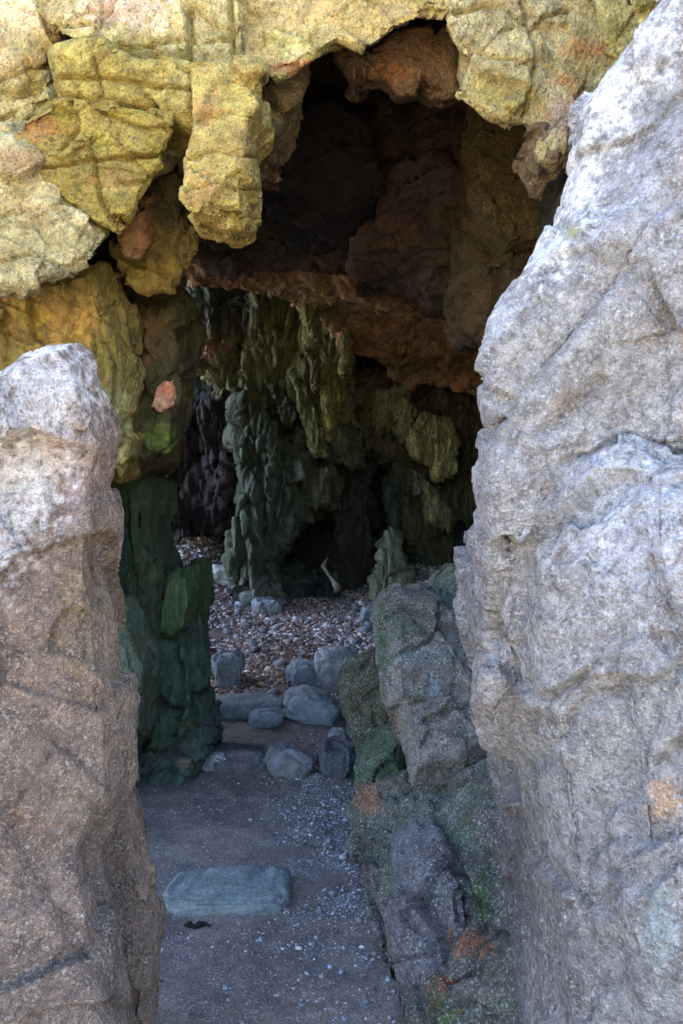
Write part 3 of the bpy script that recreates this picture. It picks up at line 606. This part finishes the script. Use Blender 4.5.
# ================================================================== stones
def stone(name, poly_c, size3, d, col, label, group=None, rz=0., seed=0, sink=.3, patches=(), tilt=0, ncell=.6, pw=.62):
    """loose stone resting on the ground; px,py of its foot centre -> ground position at depth d"""
    px = poly_c
    x = (px - 341.5) / F * d
    bm = bmesh.new()
    bmesh.ops.create_icosphere(bm, subdivisions=5, radius=1)
    me = bpy.data.meshes.new(name); bm.to_mesh(me); bm.free()
    co = get_co(me)
    n = np.sign(co) * np.abs(co) ** pw                     # towards a rounded block
    n *= 0.5 * np.array(size3)
    q = co * ncell + seed * 3.1
    v, b = facets(q * 1.3, seed)
    no = co / np.linalg.norm(co, axis=1, keepdims=True)
    sc = min(size3)
    n += no * (sc * (.16 * v + .16 * fbm(co * 1.3 + seed, 3, seed) + .05 * facets(q * 4 + 3, seed + 4)[0] + .03 * fbm(co * 9, 3, seed + 1)))[:, None]
    R = np.array(Matrix.Rotation(rz, 3, 'Z') @ Matrix.Rotation(tilt, 3, 'Y'))
    n = n @ R.T
    set_co(me, n)
    z = float(ground_z(np.array([x]), np.array([d]))[0])
    loc = np.array([x, d, z + size3[2] * (.5 - sink)])
    paint_local(me, col, seed)
    finish(me, M_STONE)
    o = link(name, me); o.location = loc
    setp(o, label, 'stone', group)
    return o

def paint_local(me, col, seed):
    co = get_co(me)
    c = np.array(lin(col[0])); c2 = np.array(lin(col[-1]))
    s = np.abs(co).max()
    f = np.clip(.5 + fbm(co / s * 2 + seed, 4, seed, .6) * 1.6, 0, 1)[:, None]
    c = c * (1 - f) + c2 * f
    at = me.color_attributes.new('Col', 'FLOAT_COLOR', 'POINT')
    at.data.foreach_set('color', np.concatenate([c, np.ones((len(c), 1))], 1).astype(np.float32).ravel())

BL = [(124, 134, 144), (144, 152, 158)]; BD = [(104, 114, 126), (124, 132, 140)]; GY = [(146, 150, 154), (166, 166, 168)]
def gd(py, z=0.0):
    return (CAMZ - z) * F / (py - 512)
stone('slab_stone', 229, (.51, .36, .10), 3.28, [(92, 104, 110), (114, 122, 122)], 'long flat blue grey slab half buried across the sand path', seed=1, sink=.62, rz=-.03, ncell=.9, pw=.5, tilt=-.06)
stone('stone', 228, (.24, .3, .30), 6.75, BL, 'rounded grey blue stone at the left end of the stone row', seed=2, sink=.2)
stone('stone', 303, (.26, .28, .25), 6.7, BL, 'small upright blue stone left of the biggest rounded one', seed=3, sink=.2)
stone('stone', 337, (.36, .34, .36), 6.65, GY, 'biggest rounded pale blue stone beside the outcrop', seed=4, sink=.15)
stone('stone', 245, (.56, .36, .18), 5.95, BD, 'wide low blue slab stone in front of the left round stone', seed=5, sink=.25, rz=.1)
stone('stone', 314, (.44, .36, .22), 5.9, BL, 'sloping blue block below the two upright stones', seed=6, sink=.25, tilt=.3)
stone('stone', 266, (.24, .2, .12), 5.75, BL, 'small blue stone tucked between the two wide blocks', seed=7, sink=.3)
stone('stone', 291, (.27, .22, .2), 4.75, [(94, 104, 116), (118, 114, 114)], 'triangular blue stone alone in the middle of the path', seed=8, sink=.3, tilt=.5)
stone('stone', 242, (.40, .3, .18), 4.95, [(78, 78, 84), (84, 84, 88)], 'low brownish stone nearly buried left of the triangular one', seed=9, sink=.5)
stone('stone', 338, (.2, .26, .22), 4.75, [(62, 66, 76), (74, 78, 84)], 'dark wet stone against the foot of the outcrop', seed=10, sink=.2)
stone('stone', 338, (.12, .16, .2), 5.15, BL, 'narrow blue stone standing behind the dark wet stone', seed=12, sink=.2)
stone('stone', 369, (.24, .2, .2), 6.6, [(122, 118, 106), (134, 128, 114)], 'pale buff stone wedged behind the mossy block', seed=13, sink=.1)
stone('stone', 214, (.2, .2, .14), 4.9, BL, 'little blue stone at the foot of the green rock', seed=14, sink=.3)

PW = [(190, 188, 176), (164, 168, 156)]
stone('stone', 224, (.3, .26, .22), 9.0, PW, 'pale whitish stone at the left of the foot of the back wall', seed=21, sink=.2)
stone('stone', 251, (.26, .24, .18), 8.85, PW, 'pale stone under the dark column of the back wall', seed=22, sink=.2)
stone('stone', 268, (.34, .3, .2), 8.6, [(170, 172, 176), (150, 154, 160)], 'broad whitish grey stone lying just in front of the back wall', seed=23, sink=.3)
stone('stone', 372, (.24, .22, .18), 8.2, [(132, 140, 150), (150, 154, 158)], 'grey stone alone on the shingle right of the driftwood', seed=24, sink=.2)

# ================================================================== shingle and cobbles
def pebble_protos(n, sub=2):
    out = []
    for k in range(n):
        bm = bmesh.new(); bmesh.ops.create_icosphere(bm, subdivisions=sub, radius=1)
        me = bpy.data.meshes.new('p'); bm.to_mesh(me); bm.free()
        co = get_co(me)
        co = np.sign(co) * np.abs(co) ** .85
        co *= (1 + .28 * fbm(co * .9 + k * 5, 2, k)[:, None])
        co *= np.array([1, rng.uniform(.6, .95), rng.uniform(.4, .7)])
        fc = np.empty(len(me.polygons) * 3, dtype=np.int32); me.polygons.foreach_get('vertices', fc)
        out.append((co, fc.reshape(-1, 3))); bpy.data.meshes.remove(me)
    return out
PR1 = pebble_protos(8, 1); PR2 = pebble_protos(8, 2)

def scatter(name, pts, sizes, cols, protos, mat):
    C, Fc, K = [], [], []; base = 0
    for (x, y, z), s, c in zip(pts, sizes, cols):
        co, fc = protos[rng.integers(len(protos))]
        a = rng.uniform(0, 6.28); t = rng.normal(0, .35)
        R = np.array(Matrix.Rotation(a, 3, 'Z') @ Matrix.Rotation(t, 3, 'X'))
        C.append(co @ R.T * s + np.array([x, y, z])); Fc.append(fc + base); base += len(co)
        K.append(np.tile(c, (len(co), 1)))
    C = np.concatenate(C); Fc = np.concatenate(Fc); K = np.concatenate(K)
    me = mesh_np(name, C, Fc)
    at = me.color_attributes.new('Col', 'FLOAT_COLOR', 'POINT')
    at.data.foreach_set('color', np.concatenate([K, np.ones((len(K), 1))], 1).astype(np.float32).ravel())
    finish(me, mat)
    return link(name, me)

PC = [np.array(lin(c)) for c in [(160, 146, 144), (128, 116, 114), (178, 172, 174), (138, 112, 100), (104, 94, 98), (152, 130, 118), (200, 196, 196), (120, 96, 86)]]
n = 34000
x = rng.uniform(-2.3, 1.8, n); y = 5.9 + 4.6 * rng.uniform(0, 1, n) ** .9
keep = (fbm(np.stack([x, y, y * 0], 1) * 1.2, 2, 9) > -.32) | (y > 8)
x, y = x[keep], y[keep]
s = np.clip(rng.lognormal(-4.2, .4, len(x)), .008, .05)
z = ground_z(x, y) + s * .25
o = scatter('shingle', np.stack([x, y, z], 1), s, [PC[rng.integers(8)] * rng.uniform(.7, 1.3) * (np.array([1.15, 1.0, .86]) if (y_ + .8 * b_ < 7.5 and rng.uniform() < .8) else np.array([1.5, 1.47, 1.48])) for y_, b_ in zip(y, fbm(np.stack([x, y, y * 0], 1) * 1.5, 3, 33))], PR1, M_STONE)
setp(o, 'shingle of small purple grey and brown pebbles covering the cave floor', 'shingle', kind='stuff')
# shell grit on the path, thickest along the outcrop
n = 60000
x = rng.uniform(-1.25, .35, n); y = rng.uniform(2.3, 5.9, n)
dens = .2 + 2.2 * np.exp(-((x - (.0 - .02 * (y - 3))) / .22) ** 2) * np.exp(-((y - 4.1) / .75) ** 2) + .35 * np.exp(-((y - 3.35) / .25) ** 2)
keep = rng.uniform(0, 1, n) < dens * (.8 + 2.6 * fbm(np.stack([x, y, y * 0], 1) * 4, 2, 5))
x, y = x[keep], y[keep]
s = np.clip(rng.lognormal(-5.9, .6, len(x)), .0015, .02) * (.62 + .5 * np.exp(-((x - (.0 - .02 * (y - 3))) / .25) ** 2))
z = ground_z(x, y) + s * .2
GC = [np.array(lin(c)) for c in [(150, 158, 172), (120, 128, 140), (176, 180, 186), (92, 94, 104), (130, 118, 112)]]
o = scatter('grit', np.stack([x, y, z], 1), s, [GC[rng.integers(5)] * rng.uniform(.7, 1.2) for _ in x], PR1, M_STONE)
setp(o, 'pale shell grit and small stones strewn over the sandy path', 'grit', kind='stuff')

# cobbles one can pick out
cob = []
for k in range(6):
    co, fc = PR2[k]
    me = mesh_np('cobble', co, fc)
    n_ = len(co); c = [(150, 150, 156), (128, 124, 128), (112, 100, 98), (164, 166, 172), (120, 132, 142), (136, 112, 100)][k]
    at = me.color_attributes.new('Col', 'FLOAT_COLOR', 'POINT')
    at.data.foreach_set('color', np.tile(np.array([*lin(c), 1.0], dtype=np.float32), n_))
    finish(me, M_STONE); cob.append(me)
spots = [(-1.28, 9.2, .09), (-1.45, 8.6, .08), (-1.12, 7.9, .05), (-.95, 8.1, .06), (-.82, 8.5, .07), (.15, 7.6, .07), (.24, 7.9, .07), (-.55, 7.1, .07), (-1.3, 7.6, .07)]
tries = 0
while len(spots) < 200 and tries < 20000:
    tries += 1
    X0 = rng.uniform(-1.95, .95); Y0 = rng.uniform(6.1, 9.6); s0 = float(np.clip(rng.lognormal(-3.3, .3), .028, .065))
    if X0 < -1.2 - (9 - Y0) * -.2 and Y0 < 6.6: continue
    if all((X0 - a) ** 2 + (Y0 - b) ** 2 > (s0 + r) ** 2 for a, b, r in spots): spots.append((X0, Y0, s0))
NM = ['pale grey', 'mid grey', 'dull brown grey', 'whitish', 'bluish grey', 'reddish brown']
for i, (a, b, r) in enumerate(spots):
    k = i % 6 if i > 8 else (3, 0, 3, 4, 0, 4, 0, 3, 3)[i]
    o = bpy.data.objects.new('cobble', cob[k]); COL.objects.link(o)
    zz = float(ground_z(np.array([a]), np.array([b]))[0])
    o.location = (a, b, zz + r * .3); o.scale = (r, r, r); o.rotation_euler = (rng.normal(0, .3), rng.normal(0, .3), rng.uniform(0, 6.28))
    setp(o, NM[k] + ' rounded cobble lying among the shingle on the cave floor', 'cobble', 'loose ' + NM[k] + ' cobbles on the shingle')

# ================================================================== small finds
M_DRY = rock_mat('weathered_wood', (0, 60, (0, 0, 0)), .4, .004, .8, 60, .3)
def tube(name, pts, rad, col, mat, label, cat, seg=8, sub=5):
    from mathutils.geometry import interpolate_bezier
    P3 = np.array(pts); ts = np.linspace(0, len(P3) - 1, (len(P3) - 1) * sub + 1)
    C = np.stack([np.interp(ts, range(len(P3)), P3[:, k]) for k in range(3)], 1)
    C[1:-1] = (C[:-2] + C[1:-1] * 2 + C[2:]) / 4
    Rr = np.interp(ts, range(len(rad)), rad)
    V_, F_ = [], []
    for i, (c, r) in enumerate(zip(C, Rr)):
        t = Vector(C[min(i + 1, len(C) - 1)] - C[max(i - 1, 0)]).normalized()
        u = t.orthogonal().normalized(); v = t.cross(u)
        for k in range(seg):
            a = 2 * math.pi * k / seg
            V_.append(Vector(c) + (u * math.cos(a) + v * math.sin(a)) * r * (1 + .2 * math.sin(3 * a + i)))
    for i in range(len(C) - 1):
        for k in range(seg):
            F_.append((i * seg + k, i * seg + (k + 1) % seg, (i + 1) * seg + (k + 1) % seg, (i + 1) * seg + k))
    me = bpy.data.meshes.new(name); me.from_pydata([tuple(v) for v in V_], [], F_ + [tuple(range(seg))[::-1], tuple(range(len(V_) - seg, len(V_)))])
    at = me.color_attributes.new('Col', 'FLOAT_COLOR', 'POINT')
    at.data.foreach_set('color', np.tile(np.array([*lin(col), 1.0], dtype=np.float32), len(V_)))
    finish(me, mat); o = link(name, me); setp(o, label, cat); return o
tube('driftwood', [P(327, 558, 8.8), P(323, 566, 8.75), P(328, 574, 8.7), P(334, 582, 8.6), P(338, 589, 8.5)], [.008, .026, .016, .024, .045], (136, 134, 116), M_DRY, 'pale twisted stick of driftwood leaning at the foot of the back wall', 'driftwood')
wp = []
zf = lambda X_, Y_: float(ground_z(np.array([X_]), np.array([Y_]))[0])
x0, y0 = (184 - 341.5) / F * 3.02, 3.02
for k in range(6):
    wp.append((x0 + .02 * k, y0 + .012 * math.sin(k * 2.2), zf(x0 + .02 * k, y0) + .008))
tube('seaweed', wp, [.004, .012, .007, .013, .006, .003], (16, 16, 18), M_DRY, 'scrap of black dried seaweed at the left end of the flat slab', 'seaweed')


# ------------------------------------------------------------------ world, sun, camera
w = bpy.data.worlds.new('World'); scn.world = w; w.use_nodes = True
nt = w.node_tree
bg = nt.nodes['Background']
sky = nt.nodes.new('ShaderNodeTexSky'); sky.sky_type = 'NISHITA'; sky.sun_disc = False
SUN_EL, SUN_AZ = math.radians(SUN_E), math.radians(SUN_A)      # azimuth from +Y towards +X
sky.sun_elevation = SUN_EL; sky.sun_rotation = SUN_AZ
nt.links.new(sky.outputs[0], bg.inputs['Color'])
bg.inputs['Strength'].default_value = SKY
sd = bpy.data.lights.new('sun', 'SUN'); sd.energy = SUNS; sd.angle = math.radians(0.53); sd.color = (1, 0.95, 0.86)
so = bpy.data.objects.new('sun', sd); COL.objects.link(so)
dirv = Vector((math.sin(SUN_AZ) * math.cos(SUN_EL), math.cos(SUN_AZ) * math.cos(SUN_EL), math.sin(SUN_EL)))
so.rotation_euler = dirv.to_track_quat('Z', 'Y').to_euler()
so.location = (0, -5, 12)

cam = bpy.data.cameras.new('camera'); co = bpy.data.objects.new('camera', cam); COL.objects.link(co)
co.location = (0, 0, CAMZ); co.rotation_euler = (math.radians(90), 0, 0)
cam.sensor_fit = 'VERTICAL'; cam.sensor_height = 36.0; cam.lens = F / 1024 * 36.0
cam.clip_start = 0.05; cam.clip_end = 3000
scn.camera = co
scn.view_settings.view_transform = 'Standard'; scn.view_settings.look = 'None'
scn.view_settings.exposure = EXPO; scn.view_settings.gamma = 1
scn.render.engine = 'CYCLES'
scn.cycles.max_bounces = 10; scn.cycles.diffuse_bounces = 6
